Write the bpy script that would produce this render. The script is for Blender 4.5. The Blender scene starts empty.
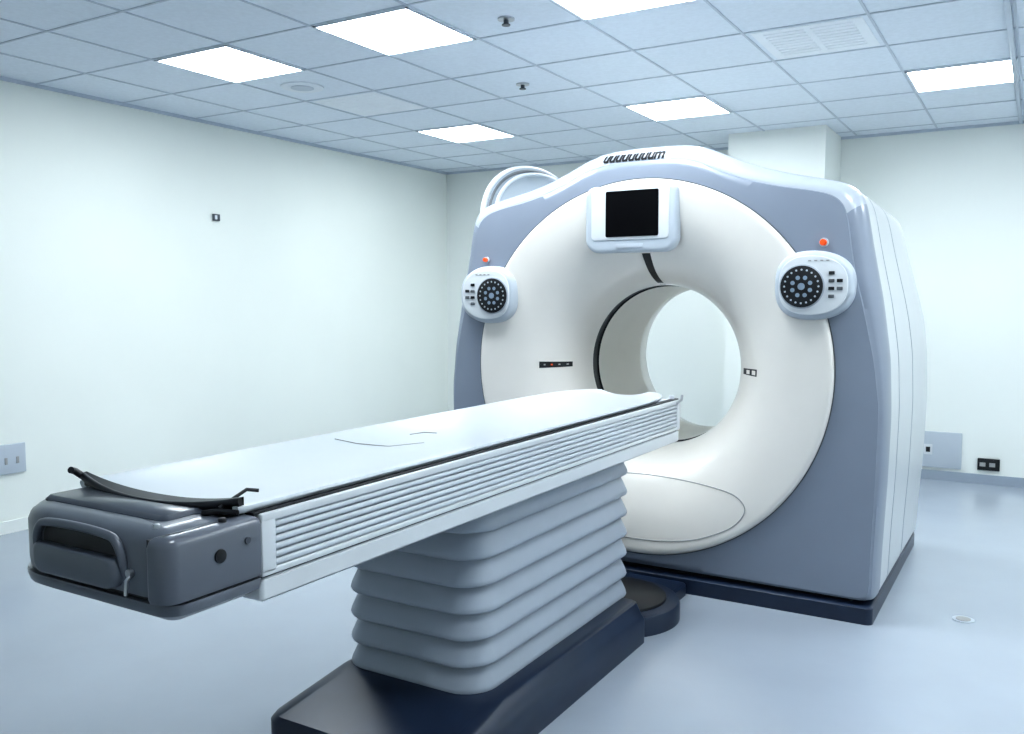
import bpy, bmesh, math, random
from mathutils import Vector, Matrix
from mathutils.bvhtree import BVHTree
random.seed(4)
scene = bpy.context.scene
coll = scene.collection
try:
    scene.view_settings.view_transform = 'Standard'
    scene.view_settings.exposure = 0.0
    scene.view_settings.look = 'Medium High Contrast'
except Exception as e:
    print('LOOK', e)

# ---------------------------------------------------------------- materials
def mat(name, col, rough=0.4, metal=0.0, spec=0.5, var=0.03, scale=8.0, bump=0.0, bscale=60.0, coat=0.0, emit=0.0):
    m = bpy.data.materials.new(name); m.use_nodes = True
    nt = m.node_tree; b = nt.nodes['Principled BSDF']
    tc = nt.nodes.new('ShaderNodeTexCoord')
    n = nt.nodes.new('ShaderNodeTexNoise'); n.inputs['Scale'].default_value = scale; n.inputs['Detail'].default_value = 4
    nt.links.new(tc.outputs['Object'], n.inputs['Vector'])
    r = nt.nodes.new('ShaderNodeValToRGB')
    r.color_ramp.elements[0].position = .3; r.color_ramp.elements[1].position = .7
    r.color_ramp.elements[0].color = (*[c*(1-var) for c in col], 1)
    r.color_ramp.elements[1].color = (*[min(1, c*(1+var)) for c in col], 1)
    nt.links.new(n.outputs['Fac'], r.inputs['Fac'])
    nt.links.new(r.outputs['Color'], b.inputs['Base Color'])
    b.inputs['Roughness'].default_value = rough
    b.inputs['Metallic'].default_value = metal
    b.inputs['Specular IOR Level'].default_value = spec
    b.inputs['Coat Weight'].default_value = coat
    b.inputs['Coat Roughness'].default_value = .15
    if bump > 0:
        n2 = nt.nodes.new('ShaderNodeTexNoise'); n2.inputs['Scale'].default_value = bscale
        nt.links.new(tc.outputs['Object'], n2.inputs['Vector'])
        bp = nt.nodes.new('ShaderNodeBump'); bp.inputs['Strength'].default_value = bump; bp.inputs['Distance'].default_value = .01
        nt.links.new(n2.outputs['Fac'], bp.inputs['Height'])
        nt.links.new(bp.outputs['Normal'], b.inputs['Normal'])
    if emit > 0:
        b.inputs['Emission Color'].default_value = (*col, 1)
        b.inputs['Emission Strength'].default_value = emit
    return m

M_wallL = mat('wall_paint_cream', (.84, .87, .825), .5, var=.012, scale=1.5, bump=.05, bscale=120)
M_wall = mat('wall_paint_cool', (.84, .87, .84), .5, var=.012, scale=1.5, bump=.05, bscale=120)
M_floor = mat('vinyl_floor', (.385, .428, .49), .2, var=.03, scale=2.2, bump=.012, bscale=30)
M_ceil = mat('ceiling_tile', (.76, .82, .895), .8, var=.03, scale=40, bump=.15, bscale=200)
M_ceil2 = mat('ceiling_vent_white', (.84, .88, .93), .6, var=.02)
M_tbar = mat('ceiling_tbar', (.54, .60, .68), .5)
M_base = mat('baseboard_grey', (.33, .38, .45), .5)
M_lamp = mat('led_panel', (.885, .96, 1.0), .5, var=0, emit=23.5)
M_lframe = mat('lamp_frame', (.75, .80, .86), .4)
M_cream = mat('gantry_cream', (.82, .79, .745), .28, var=.01, coat=.35)
M_tun = mat('tunnel_cream', (.82, .785, .715), .4, var=.01)
M_grey = mat('gantry_bluegrey', (.25, .285, .35), .32, var=.015, coat=.25)
M_lite = mat('gantry_lightgrey', (.45, .49, .55), .3, var=.015, coat=.3)
M_side = mat('gantry_side', (.60, .63, .65), .35, var=.015, coat=.2)
M_white = mat('white_plastic', (.70, .73, .76), .3, var=.01, coat=.2)
M_matt = mat('cradle_white', (.68, .72, .765), .28, var=.01, coat=.3)
M_rib = mat('rib_white', (.64, .68, .73), .35, var=.01)
M_ribbk = mat('rib_shadow_grey', (.36, .40, .46), .45, var=.01)  # grey of the grooves behind the ribs and of the side panel seams
M_bell = mat('bellows_grey', (.38, .425, .49), .4, var=.02)
M_navy = mat('base_navy', (.015, .027, .056), .34, var=.1)
M_black = mat('black_rubber', (.008, .009, .012), .4, var=.1)
M_dk = mat('dark_grey_plastic', (.06, .07, .09), .3, var=.05, coat=.3)
M_mid = mat('mid_grey_plastic', (.125, .14, .17), .3, var=.05, coat=.3)
M_screen = mat('screen_glass', (.003, .003, .004), .3, var=.1, spec=.15)
M_panel = mat('panel_grey', (.50, .55, .61), .35, var=.01)
M_dial = mat('dial_key_blue', (.26, .33, .42), .3, var=.05)
M_red = mat('red_button', (.85, .09, .01), .35, emit=.25)
M_metal = mat('brushed_metal', (.55, .57, .6), .3, metal=1)
M_seam = mat('seam_grey', (.10, .11, .12), .5)
M_seam2 = mat('seam_soft', (.36, .36, .36), .5)

def glassmat():
    m = bpy.data.materials.new('clear_hood'); m.use_nodes = True
    b = m.node_tree.nodes['Principled BSDF']
    b.inputs['Base Color'].default_value = (.5, .56, .64, 1)
    b.inputs['Roughness'].default_value = .15
    b.inputs['Alpha'].default_value = .75
    return m
M_glass = glassmat()

# ---------------------------------------------------------------- helpers
def empty(name):
    e = bpy.data.objects.new(name, None); coll.objects.link(e); e.empty_display_size = .1
    return e

def mesh(name, verts, faces, mats, parent=None, smooth=True, fm=None, sharp=40):
    me = bpy.data.meshes.new(name)
    me.from_pydata([tuple(v) for v in verts], [], faces)
    if not isinstance(mats, (list, tuple)): mats = [mats]
    for m in mats: me.materials.append(m)
    if fm:
        for p, i in zip(me.polygons, fm): p.material_index = i
    bm = bmesh.new(); bm.from_mesh(me)
    bmesh.ops.recalc_face_normals(bm, faces=bm.faces)
    if smooth:
        for f in bm.faces: f.smooth = True
        for e in bm.edges:
            if len(e.link_faces) == 2 and e.calc_face_angle(0) > math.radians(sharp): e.smooth = False
    bm.to_mesh(me); bm.free()
    o = bpy.data.objects.new(name, me); coll.objects.link(o)
    if parent: o.parent = parent
    return o

def box(name, x0, x1, y0, y1, z0, z1, m, parent=None, bev=0.0, seg=3):
    bm = bmesh.new(); bmesh.ops.create_cube(bm, size=1)
    for v in bm.verts:
        v.co = Vector(((x0+x1)/2+v.co.x*(x1-x0), (y0+y1)/2+v.co.y*(y1-y0), (z0+z1)/2+v.co.z*(z1-z0)))
    if bev > 0:
        bmesh.ops.bevel(bm, geom=bm.edges[:], offset=bev, segments=seg, affect='EDGES', profile=.5)
        for f in bm.faces: f.smooth = True
    me = bpy.data.meshes.new(name); bm.to_mesh(me); bm.free(); me.materials.append(m)
    if bev > 0:
        try: me.set_sharp_from_angle(angle=math.radians(50))
        except Exception: pass
    o = bpy.data.objects.new(name, me); coll.objects.link(o)
    if parent: o.parent = parent
    return o

def loft(name, secs, m, parent=None, cap0=True, cap1=True, sharp=40, fmrow=None, closed_ring=True):
    n = len(secs[0]); V = []; F = []; fm = []
    for s in secs: V += s
    for i in range(len(secs)-1):
        for j in range(n if closed_ring else n-1):
            k = (j+1) % n
            F.append((i*n+j, i*n+k, (i+1)*n+k, (i+1)*n+j)); fm.append(fmrow(i, j) if fmrow else 0)
    if cap0: F.append(tuple(range(n))); fm.append(0)
    if cap1: F.append(tuple((len(secs)-1)*n+j for j in range(n))); fm.append(0)
    return mesh(name, V, F, m, parent, fm=fm, sharp=sharp)

def rrect(x0, x1, y0, y1, r, n=8):
    """plan outline; r = (r at x1y1, x0y1, x0y0, x1y0)"""
    if not isinstance(r, (tuple, list)): r = (r,)*4
    P = []
    C = [(x1, y1, -1, -1, 0), (x0, y1, 1, -1, 90), (x0, y0, 1, 1, 180), (x1, y0, -1, 1, 270)]
    for (cx, cy, sx, sy, a0), rr in zip(C, r):
        rr = max(rr, .001)
        ox, oy = cx+sx*rr, cy+sy*rr
        for i in range(n+1):
            a = math.radians(a0+90*i/n)
            P.append((ox+rr*math.cos(a), oy+rr*math.sin(a)))
    return P

def planloft(name, x0, x1, y0, y1, r, rows, m, parent=None, sharp=40, n=8):
    """rows: (z, inset)"""
    secs = []
    for z, ins in rows:
        rr = tuple(max(a-ins, .002) for a in (r if isinstance(r, (tuple, list)) else (r,)*4))
        secs.append([(x, y, z) for x, y in rrect(x0+ins, x1-ins, y0+ins, y1-ins, rr, n)])
    return loft(name, secs, m, parent, sharp=sharp)

def tube(name, pts, rad, m, parent=None, cyclic=False, smooth=True):
    cu = bpy.data.curves.new(name, 'CURVE'); cu.dimensions = '3D'
    sp = cu.splines.new('POLY'); sp.points.add(len(pts)-1)
    for p, q in zip(sp.points, pts): p.co = (*q, 1)
    sp.use_cyclic_u = cyclic
    cu.bevel_depth = rad; cu.bevel_resolution = 3; cu.use_fill_caps = True
    cu.materials.append(m)
    o = bpy.data.objects.new(name, cu); coll.objects.link(o)
    if parent: o.parent = parent
    return o

def cyl(name, c, axis, r, h, m, parent=None, n=40, bev=.0, r2=None):
    """cylinder from c along axis with length h"""
    ax = Vector(axis).normalized(); q = ax.to_track_quat('Z', 'Y'); c = Vector(c)
    r2 = r if r2 is None else r2
    rows = [(0, r), (h-bev, r2), (h-bev*.3, r2-bev*.3), (h, r2-bev)] if bev > 0 else [(0, r), (h, r2)]
    secs = [[tuple(c+q @ Vector((rr*math.cos(2*math.pi*i/n), rr*math.sin(2*math.pi*i/n), z))) for i in range(n)] for z, rr in rows]
    return loft(name, secs, m, parent, sharp=35)

def frontshape(name, pts, y0, y1, m, parent=None, bev=.01):
    """pts in (x,z) convex-ish outline around centroid; body from y1(back) to y0(front) with rounded front edge"""
    cx = sum(p[0] for p in pts)/len(pts); cz = sum(p[1] for p in pts)/len(pts)
    def sc(d):
        out = []
        for x, z in pts:
            v = Vector((x-cx, z-cz)); L = v.length
            v = v*((L-d)/L); out.append((cx+v.x, cz+v.y))
        return out
    rows = [(y1, 0), (y0+bev, 0), (y0+bev*.4, bev*.2), (y0+bev*.1, bev*.55), (y0, bev*1.2)]
    secs = [[(x, y, z) for x, z in sc(d)] for y, d in rows]
    return loft(name, secs, m, parent, sharp=50)

# ---------------------------------------------------------------- room
XL, XR, YF, YB, ZC = -5.30, 2.20, -1.6, 7.58, 2.71
box('floor', XL-.1, XR+.1, YF-.1, YB+.1, -.1, 0, M_floor)
box('ceiling', XL-.1, XR+.1, YF-.1, YB+.1, ZC, ZC+.1, M_ceil)
box('wall_left', XL-.1, XL, YF-.1, YB+.1, 0, ZC, M_wallL)
box('wall_right', XR, XR+.1, YF-.1, YB+.1, 0, ZC, M_wall)
box('wall_back', XL, XR, YB, YB+.1, 0, ZC, M_wall)
box('wall_front', XL, XR, YF-.1, YF, 0, ZC, M_wall)
box('structural_column', -2.17, -1.43, 6.98, YB, 0, ZC, M_wall)
box('baseboard_left', XL, XL+.012, YF, YB, 0, .075, M_wall)
box('baseboard_back', XL+.012, XR-.012, YB-.012, YB, 0, .075, M_base)
box('baseboard_right', XR-.012, XR, YF, YB, 0, .075, M_base)

# ceiling grid
GX0, GP, GY0, GQ = -4.21, .580, 3.23, .59
V = []; F = []
def addbox(V, F, x0, x1, y0, y1, z0, z1):
    b = len(V)
    V += [(x0, y0, z0), (x1, y0, z0), (x1, y1, z0), (x0, y1, z0), (x0, y0, z1), (x1, y0, z1), (x1, y1, z1), (x0, y1, z1)]
    F += [(b, b+1, b+2, b+3), (b+4, b+5, b+6, b+7), (b, b+1, b+5, b+4), (b+1, b+2, b+6, b+5), (b+2, b+3, b+7, b+6), (b+3, b, b+4, b+7)]
for k in range(-2, 12):
    x = GX0+GP*k
    if XL < x < XR: addbox(V, F, x-.006, x+.006, YF, YB, ZC-.005, ZC)
for k in range(-9, 8):
    y = GY0+GQ*k
    if YF < y < YB: addbox(V, F, XL, XR, y-.006, y+.006, ZC-.0045, ZC)
mesh('ceiling_grid', V, F, M_tbar, smooth=False)
box('trim_1', XL, XL+.02, YF, YB, ZC-.02, ZC, M_tbar)
box('trim_2', XL, XR, YB-.02, YB, ZC-.02, ZC, M_tbar)
box('ceiling_rail', -.190, -.165, YF, YB-.02, ZC-.02, ZC-.004, M_tbar, bev=.004)

def lamp(ci, cj):
    x0 = GX0+GP*ci+.01; x1 = x0+GP-.02; y0 = GY0+GQ*cj+.01; y1 = y0+GQ-.02
    e = empty('ceiling_light_panel')
    box('diffuser', x0+.012, x1-.012, y0+.012, y1-.012, ZC-.006, ZC-.001, M_lamp, e)
    V = []; F = []
    addbox(V, F, x0, x1, y0, y0+.012, ZC-.010, ZC-.001); addbox(V, F, x0, x1, y1-.012, y1, ZC-.010, ZC-.001)
    addbox(V, F, x0, x0+.012, y0, y1, ZC-.010, ZC-.001); addbox(V, F, x1-.012, x1, y0, y1, ZC-.010, ZC-.001)
    mesh('frame', V, F, M_lframe, e, smooth=False)
for ci, cj in [(0, 0), (2, 0), (0, 4), (3, 4), (6, 4), (4, 0), (7, 0), (9, 0), (6, -4), (9, 4)]:
    lamp(ci, cj)

# air diffusers: flat plate with fine parallel slats
def vent(name, ci, cj, n=9, h=.006):
    x0 = GX0+GP*ci+.03; x1 = x0+GP-.06; y0 = GY0+GQ*cj+.03; y1 = y0+GQ-.06
    V = []; F = []
    addbox(V, F, x0, x1, y0, y1, ZC-.003, ZC-.001)
    d = .05; s = (y1-y0-2*d)/(n*2-1)
    for k in range(n):
        for (a, b) in ((x0+d, (x0+x1)/2-.015), ((x0+x1)/2+.015, x1-d)):
            addbox(V, F, a, b, y0+d+2*k*s, y0+d+(2*k+1)*s, ZC-h, ZC-.003)
    mesh(name, V, F, M_ceil2, smooth=False)
vent('air_vent', 5, 2)
vent('air_vent', 0, 2, 7, .005)
sp = cyl('ceiling_speaker', (-3.95, 4.11, ZC), (0, 0, -1), .13, .008, M_lframe, bev=.004)
cyl('ceiling_speaker_grille', (-3.95, 4.11, ZC-.008), (0, 0, -1), .07, .003, M_tbar).parent = sp
for i, (x, y) in enumerate([(-2.19, 3.62), (-2.75, 4.74)]):
    e = empty('fire_sprinkler')
    cyl('plate', (x, y, ZC), (0, 0, -1), .04, .008, M_metal, e)
    cyl('stem', (x, y, ZC-.008), (0, 0, -1), .012, .02, M_dk, e)
    cyl('deflector', (x, y, ZC-.028), (0, 0, -1), .020, .005, M_dk, e)

# wall fittings
e = empty('wall_sensor'); box('body', XL, XL+.02, 4.55, 4.61, 1.99, 2.04, M_dk, e, .004); box('face', XL+.02, XL+.023, 4.56, 4.58, 2.0, 2.03, M_white, e)
e = empty('wall_outlet_panel'); box('plate', XL, XL+.02, 2.76, 3.07, .36, .54, M_panel, e, .005)
for k in range(4): box('socket_%d' % k, XL+.02, XL+.024, 2.80+.07*k, 2.815+.07*k, .42, .46, M_seam2, e)
e = empty('wall_access_panel'); box('plate', -.80, -.48, YB-.02, YB, .10, .38, M_panel, e, .004); box('latch', -.745, -.685, YB-.026, YB-.02, .2, .28, M_white, e); box('socket', -.73, -.70, YB-.03, YB-.026, .22, .26, M_black, e)
e = empty('wall_outlet'); box('plate', -.37, -.22, YB-.02, YB, .11, .20, M_black, e, .004)
for k in range(2): box('socket_%d' % k, -.355+.065*k, -.315+.065*k, YB-.024, YB-.02, .14, .17, M_seam2, e)
e = empty('floor_access_cover'); cyl('ring', (-.24, 4.28, 0), (0, 0, 1), .045, .003, M_panel, e); cyl('lid', (-.24, 4.28, .003), (0, 0, 1), .03, .002, M_seam2, e)

# ---------------------------------------------------------------- gantry
G = empty('ct_scanner_gantry')
XC, ZCN = -1.665, 1.07
half = [(0, 2.142), (.14, 2.14), (.24, 2.13), (.33, 2.10), (.42, 2.055), (.55, 2.005), (.69, 1.965), (.85, 1.93), (.93, 1.91), (.985, 1.875), (1.005, 1.80),
        (1.03, 1.65), (1.08, 1.4), (1.115, 1.15), (1.125, .9), (1.118, .6), (1.105, .3), (1.10, .12), (1.09, .088), (1.05, .082), (.5, .082), (0, .082)]
poly = [(x, z-ZCN) for x, z in half] + [(-x, z-ZCN) for x, z in reversed(half[1:-1])]
N = 480
def ray_r(th):
    dx, dz = math.sin(th), math.cos(th); best = 0
    for i in range(len(poly)):
        x1, z1 = poly[i]; x2, z2 = poly[(i+1) % len(poly)]
        ex, ez = x2-x1, z2-z1
        den = dx*ez-dz*ex
        if abs(den) < 1e-9: continue
        t = (x1*ez-z1*ex)/den; s = (x1*dz-z1*dx)/den
        if t > 0 and -1e-6 <= s <= 1+1e-6: best = max(best, t)
    return best
RAW = [ray_r(2*math.pi*i/N) for i in range(N)]
S1 = RAW[:]
for _ in range(14): S1 = [(S1[i-1]+2*S1[i]+S1[(i+1) % N])/4 for i in range(N)]
S2 = RAW[:]
for _ in range(1): S2 = [(S2[i-1]+2*S2[i]+S2[(i+1) % N])/4 for i in range(N)]
RO = []
for i in range(N):
    c = math.cos(2*math.pi*i/N); t = min(1, max(0, (c+.5)/.3))
    RO.append(S1[i]*t+S2[i]*(1-t))
def P(i, r, y): th = 2*math.pi*i/N; return (XC+r*math.sin(th), y, ZCN+r*math.cos(th))
RC = .908
def ins(i):
    z = math.cos(2*math.pi*i/N)
    t = min(1, max(0, (z+.1)/.5))
    base = .075*t+.032*(1-t)
    return min(base, (RO[i]-RC)*.75)
rows = []
for f in (0, .33, .66): rows.append([P(i, RC+(RO[i]-ins(i)-RC)*f, 4.0) for i in range(N)])
rows.append([P(i, RO[i]-ins(i)-.004, 4.004) for i in range(N)])
rows.append([P(i, RO[i]-ins(i), 4.010) for i in range(N)])
for a, y in ((.72, 4.012), (.45, 4.028), (.2, 4.055), (.05, 4.09), (0, 4.11), (0, 4.13)):
    rows.append([P(i, RO[i]-ins(i)*a, y) for i in range(N)])
def fmr(i, j):
    x = 2*math.pi*j/N
    return 1 if (math.cos(x) > .60 and i >= 4) else 0
cover = loft('front_cover', rows, [M_grey, M_lite], G, False, False, sharp=50, fmrow=fmr)
def tap(i, y):
    z = math.cos(2*math.pi*i/N); t = min(1, max(0, (z-.2)/.5))
    u = min(1, max(0, (z+.75)/.3))
    return RO[i]*(1-(.028*t-.016*(1-t)*u)*(y-4.13)/1.4)
rows = []
def srow(y, d): rows.append([P(i, tap(i, y)-d, y) for i in range(N)])
srow(4.125, .02); srow(4.140, .016); srow(4.140, .002)
seamrows = set([0, 1])
for yb in (4.37, 4.82):
    srow(yb-.009, .002); seamrows.add(len(rows)-1); srow(yb-.007, .016); seamrows.add(len(rows)-1); srow(yb+.007, .016); seamrows.add(len(rows)-1); srow(yb+.009, .002)
for y, d in ((5.40, .002), (5.46, .012), (5.50, .035), (5.52, .07)): srow(y, d)
rows.append([P(i, .66, 5.53) for i in range(N)])
loft('side_shell', rows, [M_side, M_ribbk], G, False, False, sharp=50, fmrow=lambda i, j: 1 if i in seamrows else 0)
prof = [(.909, 4.02), (.908, 3.990), (.899, 3.978), (.886, 3.975), (.86, 3.977), (.80, 3.984), (.72, 4.000), (.64, 4.028), (.57, 4.065), (.51, 4.115), (.465, 4.17), (.432, 4.235), (.415, 4.29), (.408, 4.335)]
def revolve(name, prof, m, n=192, fmrow=None, sharp=40):
    secs = [[(XC+r*math.sin(2*math.pi*i/n), y, ZCN+r*math.cos(2*math.pi*i/n)) for i in range(n)] for r, y in prof]
    return loft(name, secs, m, G, False, False, sharp=sharp, fmrow=fmrow)
def cat(pr, k=4):
    out = []
    for i in range(len(pr)-1):
        p0 = pr[max(i-1, 0)]; p1 = pr[i]; p2 = pr[i+1]; p3 = pr[min(i+2, len(pr)-1)]
        for s in range(k):
            t = s/k
            out.append(tuple(.5*((2*b)+(-a+c)*t+(2*a-5*b+4*c-d)*t*t+(-a+3*b-3*c+d)*t**3) for a, b, c, d in zip(p0, p1, p2, p3)))
    out.append(pr[-1]); return out
dish = revolve('bore_funnel', [prof[0], prof[1]]+cat(prof[2:]), M_cream)
revolve('bore_dark_ring', [(.408, 4.335), (.412, 4.337), (.412, 4.40), (.404, 4.402)], M_black)
revolve('bore_tunnel', [(.404, 4.402), (.404, 4.70), (.404, 4.98)], M_tun)
revolve('bore_rear_flare', cat([(.404, 4.98), (.415, 5.08), (.46, 5.22), (.54, 5.38), (.66, 5.53)]), M_cream)
revolve('rim_line', [(.909, 4.0), (.909, 3.993), (.913, 3.993), (.913, 4.0)], M_seam)
planloft('base_plinth', XC-1.092, XC+1.092, 3.985, 5.50, .03, [(0, .0), (.070, 0), (.076, .008)], M_navy, G)
box('base_under', XC-1.0, XC+1.0, 4.05, 5.45, .07, .16, M_black, G)

bpy.context.view_layer.update()
def bvh(o):
    me = o.data
    return BVHTree.FromPolygons([v.co.copy() for v in me.vertices], [tuple(p.vertices) for p in me.polygons])
BD, BC = bvh(dish), bvh(cover)
def proj(x, z, off=.002):
    best = None
    for b in (BD, BC):
        h = b.ray_cast(Vector((x, 3, z)), Vector((0, 1, 0)))
        if h[0] is not None and (best is None or h[0].y < best): best = h[0].y
    return (x, (best if best is not None else 4.0)-off, z)

ctrl = [(0, .535), (.25, .53), (.42, .515), (.50, .49), (.535, .44), (.50, .375), (.42, .32), (.28, .265), (.12, .24), (0, .235)]
full = ctrl + [(-x, z) for x, z in reversed(ctrl[1:-1])]
pts = cat([(x, z) for x, z in full]+[full[0]], 6)
tube('panel_seam', [proj(XC+x, z, .0002) for x, z in pts[:-1]], .0026, M_seam2, G, cyclic=True)

def slot(name, a0, a1, r0, r1, m, n=10, off=.002):
    V = []; F = []
    for i in range(n+1):
        for j in range(5):
            a = a0+(a1-a0)*j/4; r = r0+(r1-r0)*i/n
            V.append(proj(XC+r*math.sin(a), ZCN+r*math.cos(a), off))
    for i in range(n):
        for j in range(4): F.append((i*5+j, i*5+j+1, (i+1)*5+j+1, (i+1)*5+j))
    return mesh(name, V, F, m, G)
slot('laser_window_left', math.radians(-92.3), math.radians(-89.0), .585, .455, M_black)
for k in range(4): slot('laser_mark_left_%d' % k, math.radians(-91.0), math.radians(-90.2), .565-.03*k, .557-.03*k, M_red if k == 1 else M_seam2, 2, .003)
slot('laser_window_right', math.radians(88.8), math.radians(92.3), .55, .46, M_black)
for k in range(2): slot('laser_mark_right_%d' % k, math.radians(89.5), math.radians(91.7), .542-.036*k, .52-.036*k, M_cream, 2, .003)
slot('laser_window_top', math.radians(-2.2), math.radians(2.2), .56, .412, M_black, 14)

# display
def rr2(x0, x1, z0, z1, r, n=8): return rrect(x0, x1, z0, z1, r, n)
frontshape('display_housing', rr2(-1.935, -1.465, 1.630, 1.950, (.045, .045, .07, .07)), 3.945, 4.0, M_panel, G, .018)
frontshape('display_bezel', rr2(-1.90, -1.50, 1.69, 1.935, .02), 3.941, 3.95, M_white, G, .004)
frontshape('display_screen', rr2(-1.822, -1.552, 1.704, 1.922, .008), 3.937, 3.945, M_screen, G, .002)
frontshape('display_lower_label', rr2(-1.77, -1.63, 1.650, 1.670, .008), 3.942, 3.947, M_lite, G, .001)

def control(cx, cz, s, tag):
    y = 3.94
    out = []
    for i in range(64):
        a = 2*math.pi*i/64
        c, sn = math.cos(a), math.sin(a)
        rx = .168; rz = .150 if c*s < 0 else .150-.022*abs(c)
        ex = 2/2.7
        out.append((cx+rx*math.copysign(abs(c)**ex, c), cz+rz*math.copysign(abs(sn)**ex, sn)))
    frontshape(tag+'_housing', out, y, 4.005, M_panel, G, .03)
    ix = [(cx+(x-cx)*.86, cz+(z-cz)*.85) for x, z in out]
    frontshape(tag+'_face', ix, y-.004, y+.004, M_white, G, .003)
    dx = cx-s*.045
    cyl(tag+'_dial_ring', (dx, y-.003, cz-.005), (0, -1, 0), .096, .006, M_lite, G, bev=.002)
    cyl(tag+'_dial', (dx, y-.008, cz-.005), (0, -1, 0), .090, .006, M_black, G, bev=.002)
    for k in range(20):
        a = 2*math.pi*k/20
        px, pz = dx+.072*math.sin(a), cz-.005+.072*math.cos(a)
        cyl('%s_key_%d' % (tag, k), (px, y-.0135, pz), (0, -1, 0), .0045, .002, M_panel, G, n=8)
    for k in range(8):
        a = 2*math.pi*(k+.5)/8
        px, pz = dx+.040*math.sin(a), cz-.005+.040*math.cos(a)
        cyl('%s_inner_key_%d' % (tag, k), (px, y-.0135, pz), (0, -1, 0), .0095, .002, M_dial, G, n=10)
    cyl(tag+'_hub', (dx, y-.0135, cz-.005), (0, -1, 0), .015, .004, M_dial, G, n=20)
    for r in range(4):
        for c in range(2):
            bx = cx+s*(.078+.034*c); bz = cz+.052-.033*r
            if r in (0, 3) and c == 1: continue
            box('%s_button_%d_%d' % (tag, r, c), bx-.012, bx+.012, y-.009, y-.003, bz-.007, bz+.007, M_seam if (r+c) % 2 else M_black, G, .002)
    for k in range(4):
        box('%s_tick_%d' % (tag, k), cx+s*(.02)-.04+.025*k, cx+s*(.02)-.028+.025*k, y-.006, y-.003, cz+.103, cz+.108, M_seam2, G)
    ex_ = cx+s*.03; ez = cz+.185
    b = proj(ex_, ez, 0)
    k_ = 1 if s > 0 else .8
    cyl(tag+'_stop_collar', (ex_, b[1]+.003, ez), (0, -1, 0), .020*k_, .010, M_panel, G, n=24, bev=.002)
    cyl(tag+'_stop_button', (ex_, b[1]-.007, ez), (0, -1, 0), .014*k_, .020, M_red, G, n=24, bev=.004)
control(XC+.820, 1.465, 1, 'right_control')
control(XC-.845, 1.430, -1, 'left_control')

cu = bpy.data.curves.new('t', 'FONT'); cu.body = 'uuuuuuuum'; cu.size = .085; cu.shear = .3; cu.offset = .003; cu.space_character = .95
to = bpy.data.objects.new('t', cu); coll.objects.link(to); bpy.context.view_layer.update()
dg = bpy.context.evaluated_depsgraph_get()
me = bpy.data.meshes.new_from_object(to.evaluated_get(dg)); bpy.data.objects.remove(to)
bm = bmesh.new(); bm.from_mesh(me)
bmesh.ops.subdivide_edges(bm, edges=[e for e in bm.edges if e.calc_length() > .02], cuts=2)
xs = [v.co.x for v in bm.verts]; w = max(xs)-min(xs)
for v in bm.verts:
    X = XC-.205+(v.co.x-min(xs))/w*.32; Z = 2.072+v.co.y*.82
    v.co = Vector(proj(X, Z, .003))
bm.to_mesh(me); bm.free(); me.materials.clear(); me.materials.append(M_black)
lo = bpy.data.objects.new('hood_lettering', me); coll.objects.link(lo); lo.parent = G

# arched hood on the far shoulder
arc = []
for i in range(33):
    a = math.pi*i/32
    arc.append((4.68-.60*math.cos(a), 1.82+.36*math.sin(a)**.85))
xh = XC-.955
tube('arch_rim', [(xh, y, z) for y, z in arc], .014, M_white, G)
tube('arch_shadow_gap', [(xh+.02, 4.68+(y-4.68)*.955, 1.82+(z-1.82)*.945) for y, z in arc], .009, M_seam, G)  # thin dark line just inside the white rim
tube('arch_rim_inner', [(xh+.05, 4.68+(y-4.68)*.92, 1.82+(z-1.82)*.89) for y, z in arc], .011, M_panel, G)
V = [(xh+.02, y, z) for y, z in arc]+[(xh+.02, y, 1.72) for y, z in arc]
F = [(i, i+1, 33+i+1, 33+i) for i in range(32)]
mesh('arch_glazing', V, F, M_glass, G)

# ---------------------------------------------------------------- patient table
T = empty('patient_table')
TX0, TX1 = -1.95, -1.37
TC = (TX0+TX1)/2
rowsP = [(0, 0, 0), (.10, 0, 0), (.118, .012, .012), (.165, .03, .30), (.17, .04, .34)]
secs = [[(x, y, z) for x, y in rrect(-2.03+i_, -1.345-i_, 1.89+n_, 3.34-i_*.5, (.03, .03, .06, .06))] for z, i_, n_ in rowsP]
loft('floor_plinth', secs, M_navy, T)
planloft('plinth_link', -1.93, -1.40, 3.30, 3.980, .02, [(0, 0), (.05, 0), (.06, .01)], M_navy, T)
cyl('plinth_disc', (-1.60, 3.56, 0), (0, 0, 1), .30, .085, M_navy, T, n=64, bev=.02)
cyl('plinth_disc_top', (-1.60, 3.56, .085), (0, 0, 1), .24, .012, M_black, T, n=64, bev=.006)

BX0, BX1, BY0, BY1 = -2.005, -1.450, 2.225, 3.435
for k in range(7):
    z0 = .182+.086*k
    rows = [(z0+.035, .060), (z0+.006, .020), (z0-.010, .007), (z0-.014, .003), (z0-.014, -.003), (z0-.008, -.006), (z0+.004, -.003), (z0+.028, .008), (z0+.058, .022), (z0+.095, .038), (z0+.102, .055)]
    o = planloft('bellows_pleat_%d' % k, BX0, BX1, BY0, BY1, .10, rows, M_bell, T, sharp=80)
    for v in o.data.vertices:
        t = (v.co.y-BY0)/(BY1-BY0); u = (v.co.x-BX0)/(BX1-BX0)
        v.co.z -= .010*math.sin(math.pi*max(0, min(1, t)))*(.6+.4*math.sin(k*2.1+1)) + .008*math.sin(math.pi*max(0, min(1, u)))
planloft('bellows_core', BX0+.06, BX1-.06, BY0+.06, BY1-.06, .05, [(.16, 0), (.765, 0)], M_dk, T)

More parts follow.
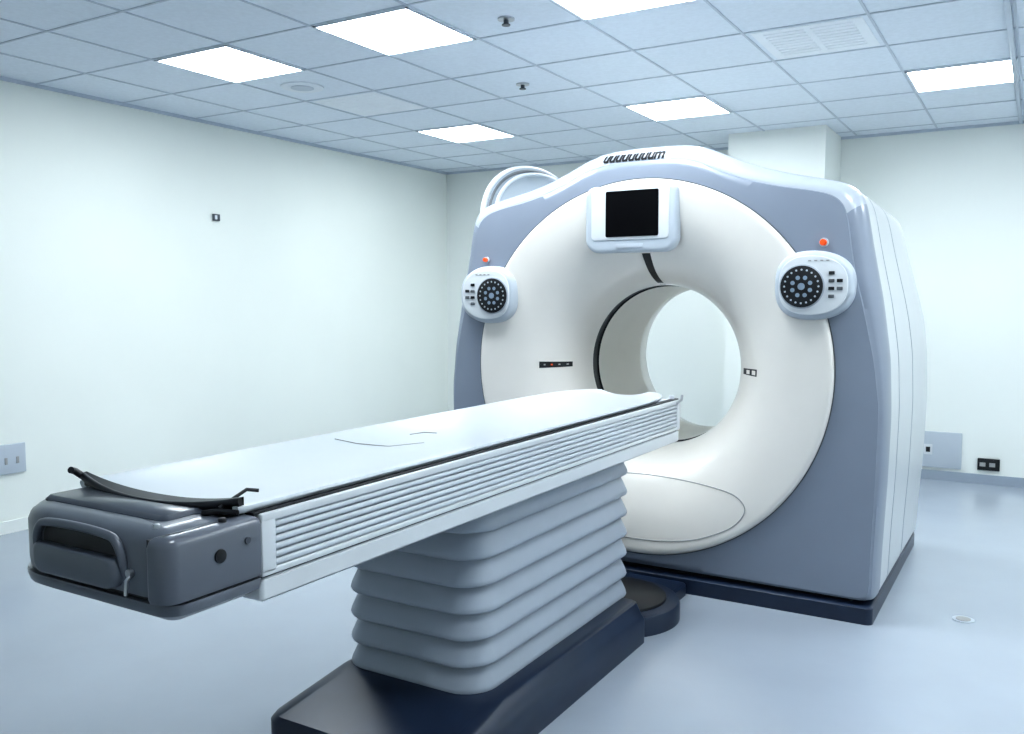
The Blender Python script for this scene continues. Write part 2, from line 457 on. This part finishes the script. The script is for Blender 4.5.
# main beam
planloft('beam_lower', TX0+.005, TX1-.004, 1.285, 3.77, .01, [(.768, .05), (.764, .03), (.768, .008), (.775, 0), (.815, 0), (.819, .004)], M_white, T)
planloft('beam_seam', TX0+.012, TX1-.010, 1.285, 3.76, .01, [(.817, 0), (.827, 0)], M_black, T)
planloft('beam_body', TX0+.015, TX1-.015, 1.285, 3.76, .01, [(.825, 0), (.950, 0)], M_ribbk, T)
for s, xo in ((1, TX1), (-1, TX0)):
    tag = 'right' if s > 0 else 'left'
    a, b = sorted((xo, xo-s*.025))
    box('rail_top_'+tag, a, b, 1.285, 3.77, .938, .958, M_white, T, .004)
    box('rail_bottom_'+tag, a, b, 1.285, 3.77, .824, .838, M_white, T, .003)
    box('rail_near_'+tag, a, b, 1.285, 1.325, .83, .945, M_white, T, .003)
    box('rail_far_'+tag, a, b, 3.735, 3.77, .83, .945, M_white, T, .003)
    for k in range(6):
        z = .8465+.0165*k
        a2, b2 = sorted((xo-s*.002, xo-s*.022))
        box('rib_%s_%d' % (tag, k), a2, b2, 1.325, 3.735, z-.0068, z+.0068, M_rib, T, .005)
box('guide_right', TX1-.034, TX1-.008, 1.27, 3.77, .956, .963, M_black, T, .002)
box('guide_left', TX0+.008, TX0+.034, 1.27, 3.77, .956, .963, M_black, T, .002)
box('beam_deck', TX0+.03, TX1-.03, 1.27, 3.76, .945, .958, M_white, T)

DZ = -.020
def cradle_sec(y, hw, z_off=DZ):
    pts = []
    n = 24
    for i in range(n+1):
        u = -1+2*i/n
        pts.append((TC+u*hw, y, .979+.020*abs(u)**2.2+z_off))
    pts.append((TC+hw+.008, y, .998+z_off)); pts.append((TC+hw+.010, y, .992+z_off)); pts.append((TC+hw+.004, y, .983+z_off))
    for i in range(n+1):
        u = 1-2*i/n
        pts.append((TC+u*hw*.96, y, .976+.004*abs(u)+z_off))
    pts.append((TC-hw-.004, y, .983+z_off)); pts.append((TC-hw-.010, y, .992+z_off)); pts.append((TC-hw-.008, y, .998+z_off))
    return pts
secs = []
for y, hw in [(1.245, .256), (1.26, .262), (1.5, .264), (2.5, .264), (3.35, .262), (3.5, .256), (3.6, .246), (3.68, .228), (3.74, .205), (3.78, .180), (3.805, .15), (3.815, .12)]:
    secs.append(cradle_sec(y, hw))
loft('cradle', secs, M_matt, T, sharp=50)
tp = []
for i in range(25):
    u = -1+2*i/24
    tp.append((TC+u*.264, 1.218+.035*abs(u)**2, .984+.024*abs(u)**2.2+DZ))
tube('cradle_end_trim', tp, .009, M_black, T)
V = []; F = []
for (x, y, z) in tp:
    V += [(x, y-.004, z+.007), (x, 1.262, z+.009), (x, 1.262, z-.012), (x, y-.004, z-.016)]
for i in range(24):
    for j in range(4): F.append((i*4+j, i*4+(j+1) % 4, (i+1)*4+(j+1) % 4, (i+1)*4+j))
mesh('cradle_end_pad', V, F, M_black, T)
tube('trim_knob_left', [(TC-.262, 1.25, 1.008+DZ), (TC-.275, 1.24, 1.020+DZ), (TC-.268, 1.225, 1.026+DZ)], .008, M_black, T)
tube('release_lever', [(-1.43, 1.225, .995+DZ), (-1.435, 1.26, 1.004+DZ), (-1.44, 1.31, 1.018+DZ), (-1.425, 1.33, 1.014+DZ)], .004, M_black, T)
tube('release_lever_cross', [(-1.46, 1.21, .985+DZ), (-1.43, 1.225, .990+DZ), (-1.39, 1.24, .988+DZ)], .006, M_black, T)
tube('strap_seam', [(TC-.20, 2.05, .993+DZ), (TC-.12, 2.06, .984+DZ), (TC-.02, 2.09, .979+DZ), (TC+.03, 2.2, .979+DZ)], .0014, M_seam2, T)
tube('strap_tab', [(TC-.10, 2.30, .982+DZ), (TC-.09, 2.36, .982+DZ), (TC-.05, 2.38, .980+DZ)], .0016, M_seam2, T)

# head end housing
R4 = (.01, .01, .16, .05)
HX = TX0+.010
HY = 1.060
planloft('end_lower_lip', HX-.003, TX1+.004, HY-.006, 1.283, R4, [(.787, .10), (.783, .07), (.789, .03), (.804, .005), (.819, 0), (.826, .002)], M_mid, T)
planloft('end_seam', HX+.004, TX1-.006, HY+.007, 1.28, R4, [(.824, 0), (.836, 0)], M_black, T)
planloft('end_body', HX-.003, TX1-.035, HY, 1.255, (.01, .01, .16, .05), [(.834, .002), (.85, 0), (.930, 0), (.945, .006), (.957, .022), (.961, .05)], M_mid, T)
planloft('corner_block', TX1-.052, TX1+.006, HY-.018, 1.283, (.01, .01, .012, .035), [(.832, .003), (.84, 0), (.938, 0), (.950, .004), (.957, .012), (.959, .025)], M_mid, T)
box('corner_gap', TX1-.060, TX1-.050, HY-.006, 1.27, .838, .950, M_black, T)
planloft('end_top_step', HX+.05, TX1-.11, 1.13, 1.275, .02, [(.95, 0), (.962, 0), (.970, .010)], M_dk, T)
hx0, hx1 = -1.775, -1.52
frontshape('handle_recess', rr2(hx0+.005, hx1-.005, .872, .938, .028), HY-.002, HY+.02, M_black, T, .003)
frontshape('handle_plate', rr2(hx0-.012, hx1+.012, .840, .902, (.02, .02, .03, .03)), HY-.022, HY+.005, M_mid, T, .014)
tube('handle_arch', cat([(hx0-.012, HY+.005, .86), (hx0-.014, HY-.004, .90), (hx0+.0, HY-.006, .932), (hx0+.03, HY-.006, .944), ((hx0+hx1)/2, HY-.006, .948), (hx1-.03, HY-.006, .944), (hx1, HY-.006, .932), (hx1+.014, HY-.004, .90), (hx1+.012, HY+.005, .86)], 5), .009, M_mid, T)
tube('brake_lever', [(-1.485, HY, .875), (-1.480, HY-.016, .865), (-1.477, HY-.020, .838)], .004, M_metal, T)
cyl('brake_pivot', (-1.485, HY+.003, .877), (0, -1, 0), .008, .012, M_metal, T, n=20)
cyl('corner_button', (TX1+.005, 1.17, .900), (1, 0, 0), .014, .005, M_black, T, n=24, bev=.002)
cyl('corner_button_2', (TX1+.005, 1.24, .915), (1, 0, 0), .007, .004, M_dk, T, n=20)
cyl('corner_knob', (TX1-.02, 1.20, .955), (0, 0, 1), .008, .012, M_black, T, n=20, bev=.003)
cyl('corner_knob_2', (TX1-.09, 1.10, .955), (0, 0, 1), .007, .012, M_metal, T, n=20, bev=.003)
cyl('far_end_peg', (TX1-.03, 3.74, .960), (0, 0, 1), .012, .018, M_white, T, n=20, bev=.004)
tube('far_end_hook', [(TX1+.002, 3.72, .945), (TX1+.012, 3.75, .958), (TX1+.006, 3.775, .975)], .006, M_metal, T)

# ---------------------------------------------------------------- camera
cam = bpy.data.cameras.new('camera'); co = bpy.data.objects.new('camera', cam); coll.objects.link(co)
cam.sensor_width = 36; cam.lens = 885/1024*36; cam.clip_start = .05
co.location = (0, 0, 1.4)
co.rotation_euler = (math.radians(90-4.3), 0, math.radians(30.8))
scene.camera = co
w = bpy.data.worlds.new('world'); scene.world = w; w.use_nodes = True
w.node_tree.nodes['Background'].inputs[0].default_value = (.6, .7, .85, 1)
w.node_tree.nodes['Background'].inputs[1].default_value = .3
